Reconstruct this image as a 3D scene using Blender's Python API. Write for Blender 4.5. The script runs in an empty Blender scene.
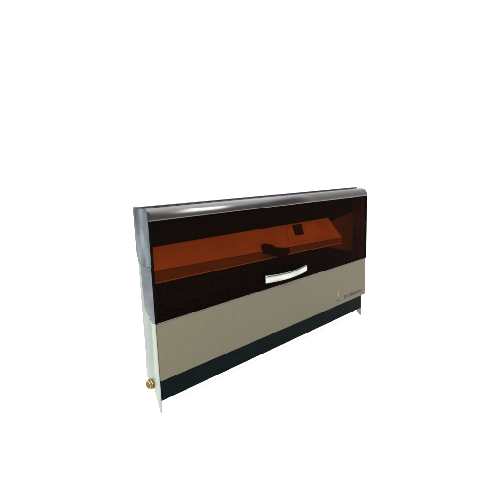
import bpy, bmesh, math
from mathutils import Vector, Matrix

S = bpy.context.scene
C = S.collection
S.view_settings.view_transform = 'Standard'
S.view_settings.look = 'None'
S.view_settings.exposure = 0
S.cycles.use_denoising = True
S.cycles.max_bounces = 14
S.cycles.transparent_max_bounces = 24


# ------------------------------------------------------------------ materials
def mat(name, color, rough=0.5, metal=0.0, spec=0.3, var=0.0, scale=(40, 40, 40), bump=0.0, rvar=0.0, rot=0.0):
    """Principled surface with an object-space noise breaking up colour and roughness."""
    m = bpy.data.materials.new(name)
    m.use_nodes = True
    n, l = m.node_tree.nodes, m.node_tree.links
    p = n['Principled BSDF']
    p.inputs['Metallic'].default_value = metal
    p.inputs['Roughness'].default_value = rough
    p.inputs['Specular IOR Level'].default_value = spec
    tc = n.new('ShaderNodeTexCoord')
    mp = n.new('ShaderNodeMapping')
    mp.inputs['Scale'].default_value = scale
    mp.inputs['Rotation'].default_value = (rot, 0, 0)
    l.new(tc.outputs['Object'], mp.inputs['Vector'])
    no = n.new('ShaderNodeTexNoise')
    no.inputs['Scale'].default_value = 1.0
    no.inputs['Detail'].default_value = 5.0
    l.new(mp.outputs['Vector'], no.inputs['Vector'])
    r = n.new('ShaderNodeValToRGB')
    r.color_ramp.elements[0].position = 0.3
    r.color_ramp.elements[1].position = 0.7
    r.color_ramp.elements[0].color = [c * (1 - var) for c in color] + [1]
    r.color_ramp.elements[1].color = [min(1, c * (1 + var)) for c in color] + [1]
    l.new(no.outputs['Fac'], r.inputs['Fac'])
    l.new(r.outputs['Color'], p.inputs['Base Color'])
    if rvar:
        mr = n.new('ShaderNodeMapRange')
        mr.inputs['To Min'].default_value = max(0.02, rough - rvar)
        mr.inputs['To Max'].default_value = min(1, rough + rvar)
        l.new(no.outputs['Fac'], mr.inputs['Value'])
        l.new(mr.outputs['Result'], p.inputs['Roughness'])
    if bump:
        b = n.new('ShaderNodeBump')
        b.inputs['Strength'].default_value = bump
        b.inputs['Distance'].default_value = 0.002
        l.new(no.outputs['Fac'], b.inputs['Height'])
        l.new(b.outputs['Normal'], p.inputs['Normal'])
    return m


def amber_acrylic():
    """Tinted clear sheet: coloured transmission under an angle-dependent polish."""
    m = bpy.data.materials.new('smoked_amber_acrylic')
    m.use_nodes = True
    n, l = m.node_tree.nodes, m.node_tree.links
    n.remove(n['Principled BSDF'])
    out = n['Material Output']
    tr = n.new('ShaderNodeBsdfTransparent')
    tr.inputs['Color'].default_value = (0.600, 0.358, 0.195, 1)
    gl = n.new('ShaderNodeBsdfGlossy')
    gl.inputs['Color'].default_value = (0.92, 0.93, 1.0, 1)
    gl.inputs['Roughness'].default_value = 0.07
    lw = n.new('ShaderNodeLayerWeight')
    lw.inputs['Blend'].default_value = 0.5
    pw = n.new('ShaderNodeMath'); pw.operation = 'POWER'; pw.inputs[1].default_value = 7.0
    ml = n.new('ShaderNodeMath'); ml.operation = 'MULTIPLY_ADD'
    ml.inputs[1].default_value = 0.12; ml.inputs[2].default_value = 0.0015
    l.new(lw.outputs['Facing'], pw.inputs[0]); l.new(pw.outputs[0], ml.inputs[0])
    mx = n.new('ShaderNodeMixShader')
    l.new(ml.outputs[0], mx.inputs['Fac'])
    l.new(tr.outputs[0], mx.inputs[1]); l.new(gl.outputs[0], mx.inputs[2])
    # faint smear in the polish
    tc = n.new('ShaderNodeTexCoord'); no = n.new('ShaderNodeTexNoise')
    no.inputs['Scale'].default_value = 9.0; no.inputs['Detail'].default_value = 4.0
    l.new(tc.outputs['Object'], no.inputs['Vector'])
    mr = n.new('ShaderNodeMapRange')
    mr.inputs['To Min'].default_value = 0.03; mr.inputs['To Max'].default_value = 0.16
    l.new(no.outputs['Fac'], mr.inputs['Value']); l.new(mr.outputs[0], gl.inputs['Roughness'])
    l.new(mx.outputs[0], out.inputs['Surface'])
    return m


M = {
    'beige': mat('beige_paint', (0.100, 0.090, 0.060), 0.55, 0, 0.12, 0.03, (60, 60, 60), 0.04),
    'black': mat('black_paint', (0.0022, 0.0045, 0.0048), 0.6, 0, 0.02, 0.2, (25, 25, 25)),
    'pale': mat('pale_sheet_metal', (0.208, 0.232, 0.216), 0.36, 0.6, 0.3, 0.2, (8, 24, 9)),
    'flange': mat('fold_highlight', (0.27, 0.295, 0.245), 0.4, 0.4, 0.2, 0.08, (30, 30, 5)),  # paler than the side: the fold's highlight is in the colour
    'steel': mat('steel_painted_reflections', (0.086, 0.100, 0.107), 0.26, 1.0, 0.5, 0.75, (9, 34, 11), 0.3, 0.1, 0.7),  # reflection streaks painted into the base colour by noise
    'steel_dark': mat('steel_dark_reflections', (0.082, 0.092, 0.099), 0.30, 1.0, 0.5, 0.6, (8, 12, 26), 0.25, 0.1, 0.3),  # darker copy with the lower reflections painted into its colour
    'handle': mat('satin_steel', (0.36, 0.365, 0.325), 0.25, 1.0, 0.5, 0.22, (14, 60, 60), 0.05, 0.1),
    'brass': mat('brass', (0.235, 0.18, 0.065), 0.28, 1.0, 0.5, 0.2, (90, 90, 90), 0.1, 0.1),
    'brass_dark': mat('bore_shade', (0.12, 0.075, 0.02), 0.5, 1.0, 0.5, 0.2, (90, 90, 90)),
    'top': mat('polished_smoke_top', (0.012, 0.0095, 0.008), 0.22, 0, 1.0, 0.4, (3.2, 6, 6), 0.03, 0.08),
    'edge': mat('black_edge', (0.0020, 0.0018, 0.0016), 0.6, 0, 0.01, 0.2),
    'hinge': mat('blue_black_strip', (0.02, 0.02, 0.035), 0.4, 0, 0.2, 0.3, (14, 40, 40)),
    'lining': mat('dark_lining', (0.010, 0.010, 0.010), 0.8, 0, 0.02, 0.3, (15, 15, 15)),
    'side_lining': mat('mottled_side_lining', (0.05, 0.046, 0.038), 0.7, 0, 0.05, 0.5, (6, 6, 9)),  # uneven dark grey from noise, lighter than the main lining
    'tray': mat('white_tray', (0.62, 0.62, 0.60), 0.5, 0, 0.2, 0.14, (7, 9, 9)),  # slow colour noise imitates uneven reflections
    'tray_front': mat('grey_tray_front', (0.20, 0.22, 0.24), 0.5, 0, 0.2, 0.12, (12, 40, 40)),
    'panel': mat('light_panel', (0.72, 0.72, 0.72), 0.45, 0, 0.2, 0.04),
    'grey': mat('inner_grey', (0.11, 0.105, 0.09), 0.6, 0, 0.2, 0.15, (10, 10, 14)),
    'screen': mat('screen_glass', (0.03, 0.03, 0.035), 0.2, 0, 0.3, 0.2),
    'rubber': mat('black_plastic', (0.006, 0.007, 0.008), 0.5, 0, 0.1, 0.2),
    'edge_glint': mat('pale_edge_glint', (0.19, 0.155, 0.15), 0.5, 0, 0.2, 0.5, (120, 10, 10)),
    'ink': mat('brown_ink', (0.05, 0.038, 0.031), 0.6, 0, 0.1, 0.1),
    'yellow': mat('yellow_ink', (0.21, 0.155, 0.03), 0.6, 0, 0.1, 0.05),
    'red': mat('orange_red_ink', (0.20, 0.08, 0.045), 0.6, 0, 0.1, 0.05),
    'blue': mat('blue_ink', (0.07, 0.12, 0.16), 0.6, 0, 0.1, 0.05),
    'green': mat('green_ink', (0.045, 0.095, 0.015), 0.6, 0, 0.1, 0.05),
    'ground': mat('white_studio_paper', (0.88, 0.88, 0.88), 0.9, 0, 0.1, 0.01, (3, 3, 3)),
}
ACRYLIC = amber_acrylic()


# ------------------------------------------------------------------ mesh helpers
def link(name, bm, m, parent=None, bevel=0.0, seg=2, smooth=False):
    bmesh.ops.recalc_face_normals(bm, faces=bm.faces)
    me = bpy.data.meshes.new(name)
    bm.to_mesh(me); bm.free()
    if smooth:
        for f in me.polygons:
            f.use_smooth = True
    o = bpy.data.objects.new(name, me)
    C.objects.link(o)
    me.materials.append(m)
    if bevel:
        b = o.modifiers.new('bevel', 'BEVEL')
        b.width = bevel; b.segments = seg; b.limit_method = 'ANGLE'
        b.angle_limit = math.radians(35); b.harden_normals = False
    if parent:
        o.parent = parent
    return o


def box(bm, x0, x1, y0, y1, z0, z1):
    v = [bm.verts.new((x, y, z)) for x in (x0, x1) for y in (y0, y1) for z in (z0, z1)]
    for f in ((0, 1, 3, 2), (4, 6, 7, 5), (0, 4, 5, 1), (2, 3, 7, 6), (0, 2, 6, 4), (1, 5, 7, 3)):
        bm.faces.new([v[i] for i in f])


def prism(bm, pts, axis, a, b, map_b=None):
    """Extrude a 2D outline along an axis: 'x' outlines are (y,z), 'y' outlines are (x,z)."""
    def at(p, t):
        return (t, p[0], p[1]) if axis == 'x' else (p[0], t, p[1])
    A = [bm.verts.new(at(p, a)) for p in pts]
    B = [bm.verts.new(at(p, b)) for p in (map_b or pts)]
    k = len(pts)
    bm.faces.new(A); bm.faces.new(list(reversed(B)))
    for i in range(k):
        j = (i + 1) % k
        bm.faces.new((A[i], B[i], B[j], A[j]))


def bx(name, m, parent, *d, bevel=0.0, seg=2):
    bm = bmesh.new(); box(bm, *d)
    return link(name, bm, m, parent, bevel, seg)


def cyl(bm, c, axis, r0, r1, length, n=32, cap=True):
    """Ring solid along an axis direction from point c."""
    ax = Vector(axis).normalized()
    u = ax.orthogonal().normalized(); w = ax.cross(u)
    rings = []
    for t, r in ((0, r0), (length, r1)):
        rings.append([bm.verts.new(Vector(c) + ax * t + (u * math.cos(k * 2 * math.pi / n) + w * math.sin(k * 2 * math.pi / n)) * r) for k in range(n)])
    for k in range(n):
        j = (k + 1) % n
        bm.faces.new((rings[0][k], rings[0][j], rings[1][j], rings[1][k]))
    if cap:
        bm.faces.new(list(reversed(rings[0]))); bm.faces.new(rings[1])


# ------------------------------------------------------------------ setting
bm = bmesh.new()
bmesh.ops.create_circle(bm, cap_ends=True, segments=96, radius=60)
g = link('ground', bm, M['ground'])
g['kind'] = 'structure'

# ------------------------------------------------------------------ the machine
root = bpy.data.objects.new('slide_stainer', None)
C.objects.link(root)
root.empty_display_size = 0.05
root['label'] = 'long black and beige laboratory slide stainer with a smoked amber lid and steel handle'
root['category'] = 'laboratory machine'

D = 0.055      # depth of the cabinet
LX = 1.0       # length
# side panels with the tapering front leg
side = [(0.020, 0.500), (D, 0.500), (D, 0.080), (0.026, 0.058), (0.0065, 0.0), (0.002, 0.0), (0.002, 0.235), (0.020, 0.240)]
low = [(0.004, 0.2355), (D, 0.2355), (D, 0.080), (0.040, 0.040), (0.0085, 0.0), (0.002, 0.0)]
for x, pf in ((0.0015, side), (0.976, low)):
    bm = bmesh.new(); prism(bm, pf, 'x', x, x + 0.004)
    link('side_panel', bm, M['pale'], root, 0.0008)
# folded edge down the near corner, its highlight painted as a paler colour
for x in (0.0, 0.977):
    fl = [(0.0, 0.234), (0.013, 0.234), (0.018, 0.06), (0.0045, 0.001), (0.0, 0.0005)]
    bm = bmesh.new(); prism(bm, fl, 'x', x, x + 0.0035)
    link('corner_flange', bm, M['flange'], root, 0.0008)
bx('back_panel', M['pale'], root, 0.006, 0.976, D - 0.004, D - 0.001, 0.07, 0.5, bevel=0.0006)
bx('bottom_panel', M['black'], root, 0.006, 0.975, 0.0065, D - 0.0045, 0.055, 0.059)
bx('plinth', M['black'], root, 0.0042, 0.9755, 0.001, 0.006, 0.030, 0.0838, bevel=0.0006)
fp = bx('front_panel', M['beige'], root, 0.0040, 1.0005, -0.0035, 0.0065, 0.0842, 0.2315, bevel=0.0012)
fp['label'] = 'plain beige front panel with small logo'
bx('edge_glint', M['edge_glint'], root, 0.008, 0.999, -0.0030, 0.004, 0.2318, 0.2342)  # lid edge highlight painted as a thin pale broken strip

# ---- logo on the front panel: four coloured petals of a drop, then the maker's word
YF = -0.0035
def poly(name, pts, m, parent, y=YF - 0.0004):
    bm = bmesh.new(); prism(bm, pts, 'y', y, YF + 0.0008)
    return link(name, bm, m, parent)

def arc(cx, cz, r, a0, a1, n=10):
    return [(cx + r * math.cos(math.radians(a0 + (a1 - a0) * k / n)), cz + r * math.sin(math.radians(a0 + (a1 - a0) * k / n))) for k in range(n + 1)]

lx, lz, R_, r_ = 0.8015, 0.1135, 0.0142, 0.0066
logo = poly('logo', arc(lx, lz, r_, 208, 332) + list(reversed(arc(lx, lz, R_, 208, 332))), M['green'], fp)
poly('logo_mark', [(lx - r_ * 0.9, lz - 0.0030)] + [(lx - R_ * 0.92, lz - 0.0062), (lx - R_, lz + 0.0015), (lx - R_ * 0.8, lz + 0.0085), (lx - R_ * 0.62, lz + 0.0115), (lx - r_ * 0.55, lz + 0.0055), (lx - r_, lz + 0.001)], M['red'], fp)
poly('logo_mark', [(lx + r_ * 0.9, lz - 0.0030), (lx + r_, lz + 0.001), (lx + r_ * 0.55, lz + 0.0055), (lx + R_ * 0.62, lz + 0.0115), (lx + R_ * 0.8, lz + 0.0085), (lx + R_, lz + 0.0015), (lx + R_ * 0.92, lz - 0.0062)], M['blue'], fp)
poly('logo_mark', [(lx - R_ * 0.56, lz + 0.0125), (lx - r_ * 0.45, lz + 0.0066), (lx, lz + 0.0085), (lx + r_ * 0.45, lz + 0.0066), (lx + R_ * 0.56, lz + 0.0125), (lx + 0.0025, lz + 0.0215), (lx, lz + 0.029), (lx - 0.0025, lz + 0.0215)], M['yellow'], fp)

cu = bpy.data.curves.new('word', 'FONT')
cu.body = 'medimeas'
cu.size = 0.0265; cu.shear = 0.15; cu.extrude = 0.0003; cu.space_character = 1.08
tmp = bpy.data.objects.new('word', cu)
C.objects.link(tmp)
bpy.context.view_layer.update()
me = bpy.data.meshes.new_from_object(tmp.evaluated_get(bpy.context.evaluated_depsgraph_get()))
bpy.data.objects.remove(tmp)
xs = [v.co.x for v in me.vertices]
k = 0.132 / (max(xs) - min(xs))
me.transform(Matrix.Translation((0.8395, YF - 0.0003, 0.1005)) @ Matrix.Rotation(math.radians(90), 4, 'X') @ Matrix.Diagonal((k, 1.0, 1, 1)))
me.materials.clear(); me.materials.append(M['ink'])
w = bpy.data.objects.new('lettering', me); C.objects.link(w); w.parent = fp

# ---- chamber behind the lid
bx('chamber_back', M['lining'], root, 0.006, 0.976, D - 0.0075, D - 0.0045, 0.236, 0.498)
bx('chamber_side', M['side_lining'], root, 0.9765, 0.9985, 0.009, D - 0.001, 0.2358, 0.4990)
bx('chamber_side', M['side_lining'], root, 0.9772, 1.0007, 0.0016, 0.0086, 0.2346, 0.4800, bevel=0.0015)
bx('chamber_top', M['lining'], root, 0.008, 0.9985, 0.009, D - 0.001, 0.4995, 0.5035)
bx('chamber_floor', M['lining'], root, 0.006, 0.975, 0.008, D - 0.008, 0.2335, 0.2365)
bm = bmesh.new()
prism(bm, [(0.70, 0.330), (0.9763, 0.258), (0.9763, 0.418), (0.78, 0.391)], 'y', 0.0425, 0.0470)
link('lit_wall_panel', bm, M['grey'], root, 0.0008)  # lit end of the back wall put in as a lighter grey panel

def tray_pt(x, t):
    """point on the sloping tray top: t=0 rear edge, t=1 front edge"""
    zf = 0.361 - 0.030 * x
    return (x, 0.0465 + (0.0125 - 0.0465) * t, 0.4125 + (zf - 0.4125) * t)

xa, xb0, xb1 = 0.018, 0.808, 0.852
tray = None
bm = bmesh.new()
def hexa(bm, P):
    v = [bm.verts.new(p) for p in P]
    for f in ((0, 1, 2, 3), (7, 6, 5, 4), (0, 4, 5, 1), (1, 5, 6, 2), (2, 6, 7, 3), (3, 7, 4, 0)):
        bm.faces.new([v[i] for i in f])
def sheet(bm, x0a, x0b, x1a, x1b, t0, t1, lift, thick):
    """plate lying on the tray top; x..a at t0, x..b at t1"""
    nrm = Vector((0, -0.84, 0.55)).normalized()
    P = [Vector(tray_pt(x0a, t0)), Vector(tray_pt(x1a, t0)), Vector(tray_pt(x1b, t1)), Vector(tray_pt(x0b, t1))]
    hexa(bm, [p + nrm * (lift + thick) for p in P] + [p + nrm * lift for p in P])
sheet(bm, xa, xa, xb0, xb1, 0, 1, -0.003, 0.003)
tray = link('slide_tray', bm, M['tray'], root, 0.0008)
# upright front of the tray and the bright lip along its foot
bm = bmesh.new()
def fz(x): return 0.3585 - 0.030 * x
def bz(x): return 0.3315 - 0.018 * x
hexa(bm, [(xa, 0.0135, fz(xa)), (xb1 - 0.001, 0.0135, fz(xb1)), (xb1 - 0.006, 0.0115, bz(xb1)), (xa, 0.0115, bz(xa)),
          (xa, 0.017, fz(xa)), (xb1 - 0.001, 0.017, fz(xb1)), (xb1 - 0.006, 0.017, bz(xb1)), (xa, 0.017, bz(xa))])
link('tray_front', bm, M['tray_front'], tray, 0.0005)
bm = bmesh.new()
hexa(bm, [(xa, 0.0095, bz(xa) - 0.0002), (xb1 - 0.006, 0.0095, bz(xb1) - 0.0002), (xb1 - 0.006, 0.0095, bz(xb1) - 0.0022), (xa, 0.0095, bz(xa) - 0.0022),
          (xa, 0.017, bz(xa) - 0.0002), (xb1 - 0.006, 0.017, bz(xb1) - 0.0002), (xb1 - 0.006, 0.017, bz(xb1) - 0.0022), (xa, 0.017, bz(xa) - 0.0022)])
link('tray_lip', bm, M['panel'], tray)  # highlight on the lip put in as a pale colour
# control plate with its dark display and keypad
bm = bmesh.new(); sheet(bm, 0.562, 0.540, 0.735, 0.735, 0.05, 0.86, 0.0002, 0.0016)
cp = link('control_plate', bm, M['tray'], tray, 0.0005)
bm = bmesh.new(); sheet(bm, 0.578, 0.574, 0.648, 0.638, 0.04, 0.64, 0.0019, 0.0012)
link('display_frame', bm, M['panel'], cp, 0.0004)
bm = bmesh.new(); sheet(bm, 0.588, 0.583, 0.641, 0.630, 0.09, 0.59, 0.0032, 0.0006)
link('display', bm, M['screen'], cp)
for k in range(2):
    bm = bmesh.new(); sheet(bm, 0.662 + 0.032 * k, 0.655 + 0.032 * k, 0.686 + 0.032 * k, 0.679 + 0.032 * k, 0.18, 0.52, 0.0019, 0.0009)
    link('key', bm, M['panel'], cp, 0.0004)
# black carrier arm standing over the front edge of the tray
bm = bmesh.new()
arm = [(0.409, 0.342), (0.407, 0.3675), (0.422, 0.3715), (0.446, 0.3645), (0.462, 0.3545), (0.524, 0.3435), (0.531, 0.334), (0.512, 0.3165), (0.470, 0.3225)]
prism(bm, arm, 'y', 0.0035, 0.0195)
ca = link('carrier_arm', bm, M['rubber'], root, 0.001, 2)
bm = bmesh.new(); cyl(bm, (0.432, 0.0036, 0.351), (0, -1, 0), 0.009, 0.0075, 0.0022, 24)
link('knob', bm, M['rubber'], ca, 0.0006)

# ---- lid: one bent amber sheet with steel cheeks
prof = [(-0.0045, 0.2345), (-0.0045, 0.40), (-0.0045, 0.4815)]
cy, cz, ra, rb = 0.0165, 0.4815, 0.0210, 0.0275
prof += [(cy - ra * math.cos(math.radians(a)), cz + rb * math.sin(math.radians(a))) for a in range(6, 91, 6)]
prof += [(0.050, 0.5110)]
inner = []
for i, p in enumerate(prof):
    a = Vector(prof[max(0, i - 1)]); b = Vector(prof[min(len(prof) - 1, i + 1)])
    t = (b - a).normalized(); nn = Vector((t.y, -t.x))
    inner.append((p[0] + nn.x * 0.003, p[1] + nn.y * 0.003))
bm = bmesh.new(); prism(bm, prof + list(reversed(inner)), 'x', 0.0022, 1.0010)
lid = link('lid', bm, ACRYLIC, root)
for f in lid.data.polygons:
    f.use_smooth = abs(f.normal.x) < 0.5 and f.area < 0.02
lid['label'] = 'smoked amber see-through lid with rounded top'
# black edge strips bonded to the two ends of the sheet
def swell(P, e):
    out = []
    for i, p in enumerate(P):
        a = Vector(P[max(0, i - 1)]); b = Vector(P[min(len(P) - 1, i + 1)])
        t = (b - a).normalized()
        out.append((p[0] - t.y * e, p[1] + t.x * e))
    return out
for x0, x1, P in ((0.0006, 0.0072, prof[:5]), (1.0012, 1.0046, prof)):
    bm = bmesh.new()
    prism(bm, swell(P, 0.0007) + list(reversed(swell(P, -0.0036))), 'x', x0, x1)
    link('edge_strip', bm, M['edge'], lid, 0.0005)
bx('edge_strip', M['edge'], lid, 0.0074, 1.0010, -0.0052, -0.0008, 0.2343, 0.2368)
oa = [(p[0] - 0.0008, p[1]) for p in prof[3:4]] + [(cy - (ra + 0.0012) * math.cos(math.radians(a)), cz + (rb + 0.0012) * math.sin(math.radians(a))) for a in range(2, 91, 4)] + [(0.0515, cz + rb + 0.0026)]
ia = [(p[0], p[1]) for p in prof[4:]] 
oa = oa[1:]
ia = [(cy - (ra + 0.0002) * math.cos(math.radians(a)), cz + (rb + 0.0002) * math.sin(math.radians(a))) for a in range(2, 91, 4)] + [(0.0515, cz + rb + 0.0021)]
bm = bmesh.new(); prism(bm, oa + list(reversed(ia)), 'x', 0.0012, 1.0044)
tt = link('top_reflection_skin', bm, M['top'], lid)  # opaque skin added over the curve to carry the overhead reflection
for f in tt.data.polygons:
    f.use_smooth = abs(f.normal.x) < 0.5
bx('hinge_strip', M['hinge'], lid, -0.0008, 0.996, 0.0345, 0.0545, 0.5120, 0.5148, bevel=0.0008)
# cheeks; lower plate split off to hold the darker reflection in its colour
front = [(p[0] + 0.0012, p[1] - 0.0006) for p in prof]
up = [(D + 0.0005, 0.5115), (D + 0.0005, 0.398), (0.0440, 0.374), (-0.0050, 0.374), (-0.0050, 0.5045), (-0.0030, 0.5095), (0.0020, 0.5115)]
up_far = [(D + 0.0005, 0.5105), (D + 0.0005, 0.374), (-0.0033, 0.374)] + [q for q in front if q[1] > 0.374][:-1]
lo = [(0.0425, 0.3735), (0.0385, 0.268), (0.0065, 0.2352), (-0.0033, 0.2352), (-0.0033, 0.3735)]
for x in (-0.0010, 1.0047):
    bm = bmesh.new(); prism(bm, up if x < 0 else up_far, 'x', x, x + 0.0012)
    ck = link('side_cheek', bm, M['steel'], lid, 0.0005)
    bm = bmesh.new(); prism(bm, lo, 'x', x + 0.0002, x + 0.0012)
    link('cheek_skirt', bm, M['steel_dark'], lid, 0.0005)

# ---- bowed steel handle
def bow(t):
    x = 0.3950 + (0.603 - 0.3950) * t
    y = -0.0062 - 0.0125 * math.sin(math.pi * t) ** 0.8
    return x, y
bm = bmesh.new()
N = 36; rows = []
SEC = [(-1, 0.0), (-0.94, 0.0012), (-0.6, 0.0022), (0, 0.0027), (0.6, 0.0022), (0.94, 0.0012), (1, 0.0), (0.94, -0.0018), (0, -0.0018), (-0.94, -0.0018)]
for i in range(N + 1):
    t = i / N
    x, y = bow(t)
    a = Vector(bow(max(0, t - 0.01))); b = Vector(bow(min(1, t + 0.01)))
    d = (b - a).normalized(); nn = Vector((d.y, -d.x))
    hh = 0.0112 + 0.0008 * abs(2 * t - 1) ** 1.5; zc = 0.2655 - 0.0030 * math.sin(math.pi * t)
    rows.append([bm.verts.new((x + nn.x * q, y + nn.y * q, zc + hh * u)) for u, q in SEC])
for i in range(N):
    for k_ in range(len(SEC)):
        j = (k_ + 1) % len(SEC)
        bm.faces.new((rows[i][k_], rows[i][j], rows[i + 1][j], rows[i + 1][k_]))
bm.faces.new(rows[0]); bm.faces.new(list(reversed(rows[-1])))
h = link('handle', bm, M['handle'], lid)
for f in h.data.polygons:
    f.use_smooth = len(f.vertices) == 4
bx('handle_shade', M['edge'], h, 0.392, 0.607, -0.0060, -0.0044, 0.2510, 0.2822, bevel=0.0006)  # black plate put in for the handle's shade on the lid
for x in (0.4095, 0.594):
    bx('handle_foot', M['handle'], h, x - 0.006, x + 0.006, -0.0064, -0.0040, 0.2545, 0.2760, bevel=0.0006)

# ---- brass hose fitting low on the near side
fx, fy, fz_ = 0.0012, 0.0355, 0.0672
bm = bmesh.new(); cyl(bm, (fx, fy, fz_), (-1, 0, 0), 0.0138, 0.0138, 0.005, 6)
fit = link('hose_fitting', bm, M['brass'], root, 0.001)
fit['label'] = 'small brass hose fitting'
bm = bmesh.new(); cyl(bm, (fx - 0.005, fy, fz_), (-1, 0, 0), 0.0115, 0.0108, 0.0055, 32)
link('barrel', bm, M['brass'], fit, 0.0012, smooth=False)
bm = bmesh.new(); cyl(bm, (fx - 0.0107, fy, fz_), (-1, 0, 0), 0.0075, 0.0070, 0.0006, 24)
link('bore', bm, M['brass_dark'], fit)  # dark disc on the barrel end; the hole's shade is its colour

# ------------------------------------------------------------------ light: white photo studio
W = bpy.data.worlds.new('World'); S.world = W
W.use_nodes = True
n, l = W.node_tree.nodes, W.node_tree.links
bg = n['Background']
tc = n.new('ShaderNodeTexCoord')
sp = n.new('ShaderNodeSeparateXYZ')
l.new(tc.outputs['Generated'], sp.inputs[0])
# brightness climbs from the front of the studio to the white cyclorama behind and the ceiling
r1 = n.new('ShaderNodeMapRange'); r1.interpolation_type = 'SMOOTHSTEP'
r1.inputs['From Min'].default_value = -0.35; r1.inputs['From Max'].default_value = 0.25
r1.inputs['To Min'].default_value = 0.30; r1.inputs['To Max'].default_value = 1.35
l.new(sp.outputs['Y'], r1.inputs['Value'])
r2 = n.new('ShaderNodeMapRange'); r2.interpolation_type = 'SMOOTHSTEP'
r2.inputs['From Min'].default_value = 0.45; r2.inputs['From Max'].default_value = 0.9
r2.inputs['To Min'].default_value = 0.0; r2.inputs['To Max'].default_value = 3.1
l.new(sp.outputs['Z'], r2.inputs['Value'])
ad = n.new('ShaderNodeMath'); ad.operation = 'ADD'
l.new(r1.outputs[0], ad.inputs[0]); l.new(r2.outputs[0], ad.inputs[1])
l.new(ad.outputs[0], bg.inputs['Strength'])
bg.inputs['Color'].default_value = (1.0, 1.0, 1.0, 1)

def area(name, loc, target, size, power):
    L = bpy.data.lights.new(name, 'AREA'); L.shape = 'SQUARE'; L.size = size; L.energy = power
    o = bpy.data.objects.new(name, L); C.objects.link(o); o.location = loc
    o.rotation_euler = (Vector(target) - Vector(loc)).to_track_quat('-Z', 'Y').to_euler()
    return o
area('added_soft_key', (-1.1, -2.3, 2.9), (0.5, 0, 0.2), 1.8, 125)  # unseen soft lamp added to light the machine from the front

# ------------------------------------------------------------------ camera
cam = bpy.data.cameras.new('camera')
cam.sensor_width = 36; cam.lens = 36 * 440 / 500
cam.clip_start = 0.01; cam.clip_end = 500
co = bpy.data.objects.new('camera', cam); C.objects.link(co)
co.location = (-0.565353, -0.878459, 0.586301)
co.rotation_euler = (1.3967859, 0.0334065, -0.8061741)
S.camera = co
